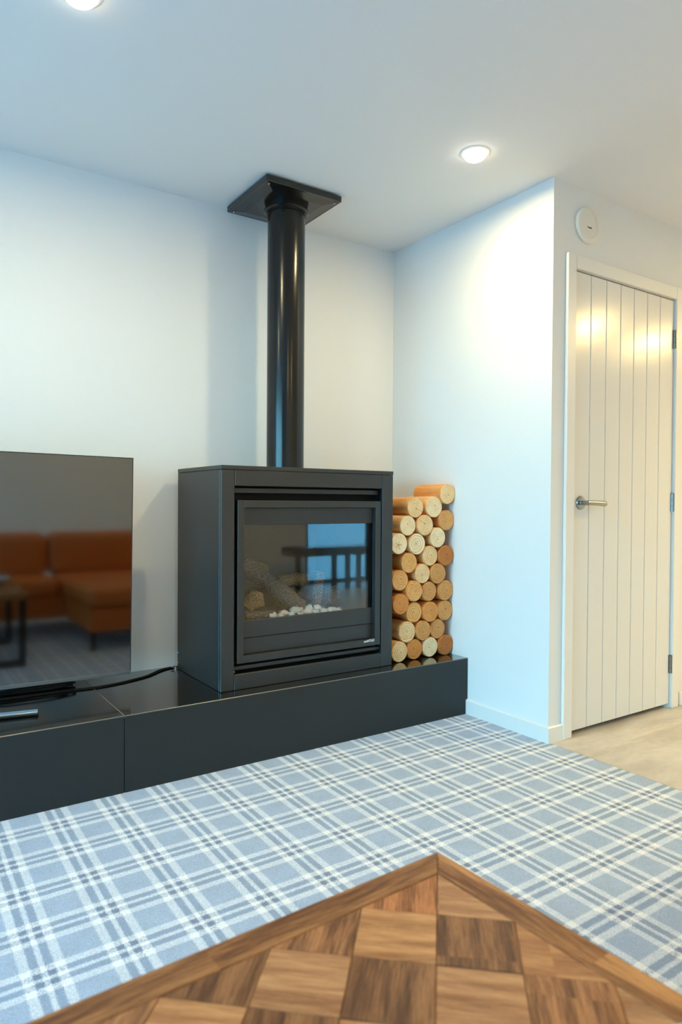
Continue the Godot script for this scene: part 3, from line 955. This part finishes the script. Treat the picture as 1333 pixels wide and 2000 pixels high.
		# sawn end
		st = mb()
		var roll := i * 2.4
		for a in segs:
			var P := [Vector3.ZERO]
			var uv := [Vector2(0.5, 0.5)]
			for w in 2:
				var ang: float = TAU * ((a + w) % segs) / segs
				var rr: float = (r - 0.0018) * (1.0 - 0.010 * absf(n.get_noise_3d(cos(ang) * 40.0, sin(ang) * 40.0, i * 17.0)))
				P.append(Vector3(cos(ang) * rr, sin(ang) * rr, -0.0008))
				uv.append(Vector2(0.5, 0.5) + Vector2.from_angle(ang + roll) * 0.48)
			P[0].z = -0.0006
			face(st, P, Vector3.BACK, uv)
		var cut := mat(c, 0.8, 0.0, 0.3)
		cut.albedo_texture = M.rings[d[3]]
		put("cut_end", st, cut, t)

# =====================================================================
# television, cables, remote
# =====================================================================
func build_television():
	var w := 1.46
	var h := 0.8490
	var tilt := deg_to_rad(-0.60)
	var corner := Vector3(-1.5449, 0.3405, 0.310)          # lower right front corner
	var mid := corner + Vector3(-w / 2 * cos(tilt), -w / 2 * sin(tilt), 0)
	var t := thing("television", "large black flat screen television standing on the hearth, mirroring an orange sofa", "television", Vector3(mid.x, HEARTH_Y + 0.0008, 0.28))
	var xf := Transform3D(Basis(Vector3.BACK, tilt), Vector3(0, mid.y - HEARTH_Y, 0.030))
	var b := 0.003
	var chin := 0.0135
	var st := mb()
	cbox(st, Vector3(-w / 2 + b, chin, -0.004), Vector3(w / 2 - b, h - b, -0.0005), 0.0, xf)
	put("screen", st, M.screen, t)
	st = mb()
	cbox(st, Vector3(-w / 2, chin, -0.012), Vector3(-w / 2 + b, h, 0.0005), 0.0004, xf)
	cbox(st, Vector3(w / 2 - b, chin, -0.012), Vector3(w / 2, h, 0.0005), 0.0004, xf)
	cbox(st, Vector3(-w / 2, h - b, -0.012), Vector3(w / 2, h, 0.0005), 0.0004, xf)
	put("bezel", st, M.black_metal, t)
	st = mb()
	cbox(st, Vector3(-w / 2, 0, -0.012), Vector3(w / 2, chin, 0.0008), 0.001, xf)
	put("chin", st, M.bezel, t)
	st = mb()
	cbox(st, Vector3(-w / 2, 0, -0.014), Vector3(w / 2, h, -0.0041), 0.002, xf)
	cbox(st, Vector3(-w / 2 + 0.12, 0.04, -0.055), Vector3(w / 2 - 0.12, h * 0.6, -0.013), 0.015, xf)
	put("back_shell", st, M.black_metal, t)
	st = mb()
	cbox(st, Vector3(-0.05, 0.006, -0.045), Vector3(0.05, 0.16, -0.016), 0.004)
	put("neck", st, M.black_metal, t)
	st = mb()
	cbox(st, Vector3(-0.22, 0, -0.09), Vector3(0.18, 0.008, 0.09), 0.003)
	put("stand_base", st, M.black_metal, t)

	# two thin cables running from the television to the corner of the fireplace
	var y := HEARTH_Y + 0.0032
	var runs := [
		[Vector3(-1.2500, y, 0.020), Vector3(-1.300, y, 0.030), Vector3(-1.345, y, 0.052), Vector3(-1.385, y, 0.088), Vector3(-1.430, y, 0.122), Vector3(-1.500, y, 0.150), Vector3(-1.560, y, 0.168), Vector3(-1.640, y, 0.180), Vector3(-1.720, y, 0.172), Vector3(-1.820, y, 0.166), Vector3(-1.950, y, 0.160), Vector3(-2.060, y, 0.150)],
		[Vector3(-1.2500, y, 0.032), Vector3(-1.300, y, 0.042), Vector3(-1.345, y, 0.070), Vector3(-1.385, y, 0.104), Vector3(-1.430, y, 0.133), Vector3(-1.500, y, 0.160), Vector3(-1.560, y, 0.178), Vector3(-1.640, y, 0.190), Vector3(-1.720, y, 0.186), Vector3(-1.820, y, 0.180), Vector3(-1.950, y, 0.174), Vector3(-2.060, y, 0.166)],
	]
	var lab := ["thin black cable nearer the wall, running from the fireplace corner behind the television", "thin black cable nearer the room, running from the fireplace corner under the television"]
	for i in 2:
		var cv := Curve3D.new()
		var r: Array = runs[i]
		for k in r.size():
			var tan := ((r[mini(k + 1, r.size() - 1)] - r[maxi(k - 1, 0)]) as Vector3) / 6.0
			cv.add_point(r[k], -tan, tan)
		cv.bake_interval = 0.012
		var st2 := mb()
		tube(st2, Array(cv.get_baked_points()), 0.0030, 10)
		tag(put("power_cable", st2, M.rubber), lab[i], "cable", "black cables on the hearth")
	# coiled spare cable lying under the television
	st = mb()
	var pts := []
	for k in 160:
		var a := TAU * k / 32.0
		var loop := k / 32.0
		pts.append(Vector3(-1.86 + (0.145 + 0.012 * sin(loop * 2.1)) * cos(a), HEARTH_Y + 0.0045 + 0.0078 * loop * 0.9, 0.088 + (0.030 + 0.006 * cos(loop * 3.0)) * sin(a) + 0.004 * loop))
	tube(st, pts, 0.0038, 8)
	tag(put("cable_coil", st, M.rubber), "untidy coil of black cable lying under the television", "cable")

	# remote control on the hearth
	var rc := thing("remote_control", "slim silver remote control on the hearth at the left edge of the picture", "remote control", Vector3(-2.005, HEARTH_Y, 0.402), deg_to_rad(-11.0))
	st = mb()
	cbox(st, Vector3(-0.105, 0.0005, -0.021), Vector3(0.105, 0.013, 0.021), 0.004)
	put("body", st, M.black_metal, rc)
	st = mb()
	cbox(st, Vector3(-0.102, 0.0128, -0.018), Vector3(0.102, 0.0142, 0.018), 0.0006)
	put("face_plate", st, mat(Color(0.66, 0.82, 0.96), 0.32, 0.6), rc)

	# brass and chrome gas fitting at the foot of the fireplace
	var gf := thing("gas_fitting", "small chrome gas fitting at the back left foot of the fireplace", "pipe fitting", Vector3(-1.2640, HEARTH_Y, 0.048))
	st = mb()
	lathe(st, [Vector2(0.0001, 0), Vector2(0.009, 0), Vector2(0.009, 0.004), Vector2(0.005, 0.006), Vector2(0.005, 0.012), Vector2(0.0001, 0.012)], 6)
	put("nut", st, M.chrome, gf)
	st = mb()
	tube(st, [Vector3(0, 0.010, 0), Vector3(-0.004, 0.012, 0), Vector3(-0.022, 0.008, 0.004)], 0.0035, 8)
	put("spout", st, M.chrome, gf)

# =====================================================================
# door and wall fittings
# =====================================================================
func build_door():
	var zf := NUB_Z + 0.0155
	var st := mb()
	cbox(st, Vector3(0.0805, 0.0, NUB_Z), Vector3(0.139, 2.098, zf), 0.003)
	var cs := thing("trim_1", "white timber casing around the panelled door", "door frame", Vector3.ZERO, 0.0, "", "structure")
	put("casing_board", st, M.trim, cs)
	st = mb()
	cbox(st, Vector3(0.9215, 0.0, NUB_Z), Vector3(0.980, 2.098, zf), 0.003)
	put("casing_board", st, M.trim, cs)
	st = mb()
	cbox(st, Vector3(0.139, 2.040, NUB_Z), Vector3(0.9215, 2.098, zf), 0.002)
	put("casing_board", st, M.trim, cs)
	st = mb()
	cbox(st, Vector3(0.1395, 0.0, NUB_Z - 0.10), Vector3(0.1425, 2.0415, NUB_Z + 0.001))
	cbox(st, Vector3(0.9185, 0.0, NUB_Z - 0.10), Vector3(0.9245, 2.0415, NUB_Z + 0.001))
	cbox(st, Vector3(0.1425, 2.0385, NUB_Z - 0.10), Vector3(0.9185, 2.0445, NUB_Z + 0.001))
	put("jamb", st, M.trim, cs)
	# the leaf: seven upright boards with v-grooves on a flat core
	var x0 := 0.1440
	var x1 := 0.9165
	var y0 := 0.0225
	var y1 := 2.0345
	var zd := NUB_Z + 0.001
	var d := thing("door_1", "tall cream painted door of upright boards with a steel lever handle", "door", Vector3(x0, 0, zd), 0.0, "", "structure")
	st = mb()
	cbox(st, Vector3(0, y0, -0.036), Vector3(x1 - x0, y1, -0.0045))
	put("core", st, M.door, d)
	# joints measured in the wall plane; the first board is widest
	var joints := [0.0, 0.1150, 0.2273, 0.3346, 0.4396, 0.5468, 0.6546, x1 - x0]
	for i in 7:
		st = mb()
		var a: float = joints[i] + (0.0 if i == 0 else 0.0013)
		var b: float = joints[i + 1] - (0.0 if i == 6 else 0.0013)
		cbox(st, Vector3(a, y0, -0.006), Vector3(b, y1, 0.0), 0.0026)
		put("board", st, M.door, d)
	# hinges
	for y in [1.842, 1.032, 0.2225]:
		st = mb()
		var hx := x1 - x0
		cbox(st, Vector3(hx - 0.010, y - 0.046, -0.0006), Vector3(hx + 0.001, y + 0.046, 0.0016), 0.0004)
		cbox(st, Vector3(hx + 0.0030, y - 0.046, -0.010), Vector3(hx + 0.0052, y + 0.046, 0.014), 0.0004)
		for k in 3:
			lathe(st, [Vector2(0.0001, 0), Vector2(0.0048, 0), Vector2(0.0048, 0.028), Vector2(0.0001, 0.028)], 12, Transform3D(Basis.IDENTITY, Vector3(hx + 0.001, y - 0.046 + 0.0305 * k, 0.004)))
		put("hinge", st, M.steel, d)
	# lever handle
	var hp := Vector3(0.196 - x0, 1.026, 0.0)
	st = mb()
	var turn := Transform3D(Basis(Vector3.RIGHT, PI / 2), hp)
	lathe(st, [Vector2(0.0305, 0), Vector2(0.0305, 0.004), Vector2(0.028, 0.0085), Vector2(0.012, 0.0095), Vector2(0.0105, 0.012), Vector2(0.0105, 0.042), Vector2(0.0001, 0.042)], 36, turn)
	var rose := put("handle_rose", st, M.steel, d)
	st = mb()
	var lev := [Vector3(-0.008, 0, 0.044), Vector3(0.012, 0, 0.046), Vector3(0.045, -0.0005, 0.047), Vector3(0.080, -0.0015, 0.047), Vector3(0.108, -0.003, 0.045), Vector3(0.119, -0.003, 0.043)]
	tube(st, lev.map(func(p): return p + hp), [0.0105, 0.0105, 0.0110, 0.0122, 0.0132, 0.0118], 16)
	put("lever", st, M.steel, d)

func build_small_fittings():
	# round white alarm on the wall above the door
	var t := thing("smoke_alarm", "round flat white disc with tiny black lettering on the wall above the door", "smoke alarm", Vector3(0.2190, 2.2440, NUB_Z))
	var turn := Transform3D(Basis(Vector3.RIGHT, PI / 2), Vector3.ZERO)
	var st := mb()
	lathe(st, [Vector2(0.078, 0), Vector2(0.080, 0.004), Vector2(0.0795, 0.009), Vector2(0.076, 0.013), Vector2(0.070, 0.0145), Vector2(0.058, 0.0145)], 64, turn, true)
	put("rim", st, M.white_plastic, t)
	st = mb()
	lathe(st, [Vector2(0.058, 0.0140), Vector2(0.056, 0.0125), Vector2(0.050, 0.0120), Vector2(0.0001, 0.0125)], 64, turn)
	put("face_disc", st, M.white_plastic, t)
	st = mb()
	for k in [[-0.012, 0.003, 0.007], [-0.006, 0.004, 0.005], [-0.001, 0.004, 0.005], [0.004, 0.003, 0.005], [0.008, 0.004, 0.005], [0.0135, 0.003, 0.007]]:
		cbox(st, Vector3(0.004 + k[0], -0.013, 0.0122), Vector3(0.004 + k[0] + k[1], -0.013 + k[2], 0.0131))
	put("lettering", st, M.ink, t)

# =====================================================================
# coffee table: parquet squares set diagonally inside a mitred border
# =====================================================================
func build_coffee_table():
	var t := thing("coffee_table", "low wooden coffee table with a diagonal parquet top and mitred border", "coffee table", Vector3(-1.6052, 0, 2.1595), deg_to_rad(2.45))
	# local axes: -x runs along the long side away from the corner, +z towards the viewer
	var top := 0.45
	var under := 0.412
	var bw := 0.0475
	var dg := 0.1488                 # diagonal of one square
	var ls := bw * 2 + dg * 8
	var lt := bw * 2 + dg * 5
	var st := mb()
	cbox(st, Vector3(-ls + 0.002, under, 0.002), Vector3(-0.002, top - 0.0075, lt - 0.002))
	put("base_board", st, wood_mat(M.wood_border, Color(0.35, 0.28, 0.22)), t)
	# border boards
	var g := 0.0005
	var S := func(s, q): return Vector2(-s, q)
	var frames := [
		[[S.call(g, 0), S.call(ls - g, 0), S.call(ls - bw - g, bw), S.call(bw + g, bw)], 0.0, Color(0.80, 0.72, 0.62)],
		[[S.call(0, g), S.call(bw, bw + g), S.call(bw, lt - bw - g), S.call(0, lt - g)], PI / 2, Color(0.95, 0.88, 0.76)],
		[[S.call(ls, g), S.call(ls, lt - g), S.call(ls - bw, lt - bw - g), S.call(ls - bw, bw + g)], PI / 2, Color(0.85, 0.78, 0.68)],
		[[S.call(g, lt), S.call(bw + g, lt - bw), S.call(ls - bw - g, lt - bw), S.call(ls - g, lt)], 0.0, Color(0.85, 0.78, 0.68)],
	]
	for k in frames.size():
		st = mb()
		prism(st, frames[k][0].duplicate(), under - 0.002, top, 0.0012, frames[k][1], Vector2(k * 0.31, k * 0.17))
		put("border_board", st, wood_mat(M.wood_border, frames[k][2], 0.5, 2.4), t)
	# squares: centres on two shifted lattices, cut at the border
	var tints_l := [Color(0.99, 0.93, 0.83), Color(0.90, 0.86, 0.82), Color(0.93, 0.88, 0.83), Color(0.87, 0.80, 0.72), Color(0.95, 0.88, 0.79)]
	var tints_d := [Color(0.82, 0.77, 0.70), Color(1.02, 0.94, 0.84), Color(0.96, 0.90, 0.82), Color(1.08, 0.96, 0.84)]
	var mats := []
	for c in tints_l: mats.append(wood_mat(M.wood_light, c, 0.48, 3.2))
	for c in tints_d: mats.append(wood_mat(M.wood_dark, c, 0.50, 3.2))
	var lo := Vector2(bw + 0.0004, bw + 0.0004)
	var hi := Vector2(ls - bw - 0.0004, lt - bw - 0.0004)
	var rect := PackedVector2Array([lo, Vector2(hi.x, lo.y), hi, Vector2(lo.x, hi.y)])
	var pick := RandomNumberGenerator.new()
	pick.seed = 77
	for par in 2:
		for i in range(-1, 10):
			for j in range(-1, 7):
				var c := Vector2(bw + dg * (i + (1.0 if par == 0 else 0.5)), bw + dg * (j + (0.5 if par == 0 else 1.0)))
				var hd := dg * 0.5 - 0.0005
				var sq := PackedVector2Array([c + Vector2(hd, 0), c + Vector2(0, hd), c - Vector2(hd, 0), c - Vector2(0, hd)])
				for piece in Geometry2D.intersect_polygons(sq, rect):
					if piece.size() < 3 or absf(poly_area(piece)) < 0.0003: continue
					var pieces := [piece]
					# the cut piece in the corner is split along the mitre
					for pc in pieces:
						var poly := []
						for v in pc:
							if poly.is_empty() or (poly[-1] as Vector2).distance_to(Vector2(-v.x, v.y)) > 0.0005: poly.append(Vector2(-v.x, v.y))
						if (poly[0] as Vector2).distance_to(poly[-1]) < 0.0005: poly.pop_back()
						# rows of squares alternate between light and dark wood
						var dark: bool = par == 1
						var m: Material = mats[5 + pick.randi() % 4] if dark else mats[pick.randi() % 5]
						if i == 0 and j == 0 and par == 0: m = mats[0]
						if i == 0 and j == 0 and par == 1: m = mats[5]
						st = mb()
						var lift := pick.randf_range(-0.0012, 0.0002)
						prism(st, poly, under + 0.02, top + lift, 0.0007, (PI / 4 if dark else -PI / 4) + pick.randf_range(-0.05, 0.05), Vector2(pick.randf(), pick.randf()))
						put("parquet_block", st, m, t)
	# black steel legs joined by a bar along the floor
	for e in [0.012, lt - 0.052]:
		st = mb()
		cbox(st, Vector3(-ls + 0.052, 0.002, e), Vector3(-0.052, 0.042, e + 0.04), 0.002)
		put("foot_bar", st, M.black_metal, t)
		for s in [0.012, ls - 0.052]:
			st = mb()
			cbox(st, Vector3(-s - 0.04, 0.001, e), Vector3(-s, under, e + 0.04), 0.002)
			put("leg", st, M.black_metal, t)
	# shallow dish, only its rim in the corner of the picture
	st = mb()
	lathe(st, [Vector2(0.0001, 0), Vector2(0.045, 0), Vector2(0.048, 0.004), Vector2(0.085, 0.022), Vector2(0.118, 0.046), Vector2(0.120, 0.049), Vector2(0.116, 0.049), Vector2(0.082, 0.027), Vector2(0.04, 0.010), Vector2(0.0001, 0.009)], 48, Transform3D.IDENTITY, true)
	var bowl := put("dish", st, M.ceramic)
	bowl.position = Vector3(-1.743, 0.4505, 2.731)
	tag(bowl, "pale blue ceramic dish on the coffee table at the bottom right corner", "dish")

func poly_area(p: PackedVector2Array) -> float:
	var a := 0.0
	for i in p.size(): a += p[i].x * p[(i + 1) % p.size()].y - p[(i + 1) % p.size()].x * p[i].y
	return a * 0.5

# =====================================================================
# what stands behind the viewer: seen mirrored in the screen and the fireplace glass
# =====================================================================
func cushion(st: SurfaceTool, lo: Vector3, hi: Vector3, r: float):
	# a soft rounded box
	var c := (lo + hi) / 2.0
	var h := (hi - lo) / 2.0
	var n := 14
	for ax in 3:
		var u := (ax + 1) % 3
		var v := (ax + 2) % 3
		for e in [-1.0, 1.0]:
			for i in n:
				for k in n:
					var P := []
					var N := []
					for w in [[0, 0], [1, 0], [1, 1], [0, 1]]:
						var q := Vector3.ZERO
						q[ax] = e
						q[u] = -1.0 + 2.0 * (i + w[0]) / n
						q[v] = -1.0 + 2.0 * (k + w[1]) / n
						var p := Vector3(q.x * h.x, q.y * h.y, q.z * h.z)
						var inner := Vector3(clampf(p.x, -h.x + r, h.x - r), clampf(p.y, -h.y + r, h.y - r), clampf(p.z, -h.z + r, h.z - r))
						var d := (p - inner).normalized()
						P.append(c + inner + d * r)
						N.append(d)
					smooth_quad(st, P, N, [Vector2.ZERO, Vector2(1, 0), Vector2.ONE, Vector2(0, 1)])

func build_out_of_frame():
	var st := mb()
	# sofa
	var s := thing("sofa", "orange leather corner sofa facing the television, seen only as a reflection", "sofa", Vector3(-1.2, 0, 3.3))
	var o := -s.position
	st = mb()
	cbox(st, Vector3(-1.19, 0.13, 2.36) + o, Vector3(-0.32, 0.30, 3.80) + o, 0.01)
	cbox(st, Vector3(-2.02, 0.13, 3.12) + o, Vector3(-1.19, 0.30, 3.80) + o, 0.01)
	put("base", st, M.leather, s)
	for b in [[Vector3(-1.21, 0.29, 2.33), Vector3(-0.31, 0.43, 3.62)], [Vector3(-2.03, 0.29, 3.09), Vector3(-1.22, 0.43, 3.62)]]:
		st = mb()
		cushion(st, b[0] + o, b[1] + o, 0.05)
		put("seat_cushion", st, M.leather, s)
	for b in [[Vector3(-1.21, 0.40, 3.58), Vector3(-0.31, 0.76, 3.84)], [Vector3(-2.03, 0.40, 3.58), Vector3(-1.22, 0.76, 3.84)]]:
		st = mb()
		cushion(st, b[0] + o, b[1] + o, 0.07)
		put("back_cushion", st, M.leather, s)
	for p in [Vector2(-1.16, 2.40), Vector2(-0.38, 2.40), Vector2(-0.38, 3.74), Vector2(-1.98, 3.16), Vector2(-1.98, 3.74)]:
		st = mb()
		cbox(st, Vector3(p.x - 0.018, 0.001, p.y - 0.018) + o, Vector3(p.x + 0.018, 0.131, p.y + 0.018) + o, 0.002)
		put("leg", st, M.black_metal, s)
	# windows
	window("window_1", "tall sliding window in the left wall, source of the blue daylight", Vector3(-5.05, 0, 0.5), Vector3(-5.05, 0, 3.7), 2.1, 3)
	window("window_2", "window behind the low bench, mirrored in the fireplace glass", Vector3(2.0, 0, 5.25), Vector3(3.0, 0, 5.25), 2.1, 1)
	st = mb()
	cbox(st, Vector3(1.97, 1.05, 5.185), Vector3(3.03, 2.13, 5.190))
	tube(st, [Vector3(1.97, 2.14, 5.172), Vector3(3.03, 2.14, 5.172)], 0.025, 12)
	tag(put("roller_blind", st, M.white_plastic), "white roller blind half drawn over the hall window", "blind")
	# low bench in front of the hall window
	var d := thing("bench", "low dark slatted bench in front of the hall window, mirrored in the fireplace glass", "bench", Vector3(2.25, 0, 4.75))
	st = mb()
	cbox(st, Vector3(-0.75, 0.40, -0.17), Vector3(0.75, 0.50, 0.17), 0.006)
	put("seat_board", st, M.frame_dark, d)
	for x in [-0.70, -0.21, -0.02, 0.14, 0.33, 0.70]:
		st = mb()
		cbox(st, Vector3(x - 0.025, 0.001, -0.15), Vector3(x + 0.025, 0.40, -0.10), 0.003)
		put("leg", st, M.frame_dark, d)

func window(called: String, label: String, a: Vector3, b: Vector3, head: float, panes: int):
	var t := thing(called, label, "window", a, 0.0, "", "structure")
	var along := (b - a)
	var ln := along.length()
	var turn := Basis(Vector3.UP, -atan2(along.z, along.x))
	var xf := Transform3D(turn, Vector3.ZERO)
	var w := 0.045
	var st := mb()
	cbox(st, Vector3(0.001, 0, -0.03), Vector3(w, head - 0.001, 0.03), 0.002, xf)
	cbox(st, Vector3(ln - w, 0, -0.03), Vector3(ln - 0.001, head - 0.001, 0.03), 0.002, xf)
	cbox(st, Vector3(w, head - w, -0.03), Vector3(ln - w, head - 0.001, 0.03), 0.002, xf)
	cbox(st, Vector3(w, 0, -0.03), Vector3(ln - w, w, 0.03), 0.002, xf)
	for k in range(1, panes):
		var x := ln * k / panes
		cbox(st, Vector3(x - 0.03, w, -0.025), Vector3(x + 0.03, head - w, 0.025), 0.002, xf)
	put("window_frame", st, M.frame_dark, t)
	for k in panes:
		var xa := ln * k / panes + (w if k == 0 else 0.03)
		var xb := ln * (k + 1) / panes - (w if k == panes - 1 else 0.03)
		st = mb()
		cbox(st, Vector3(xa, w, -0.003), Vector3(xb, head - w, 0.003), 0.0, xf)
		put("pane", st, M.window_glass, t)
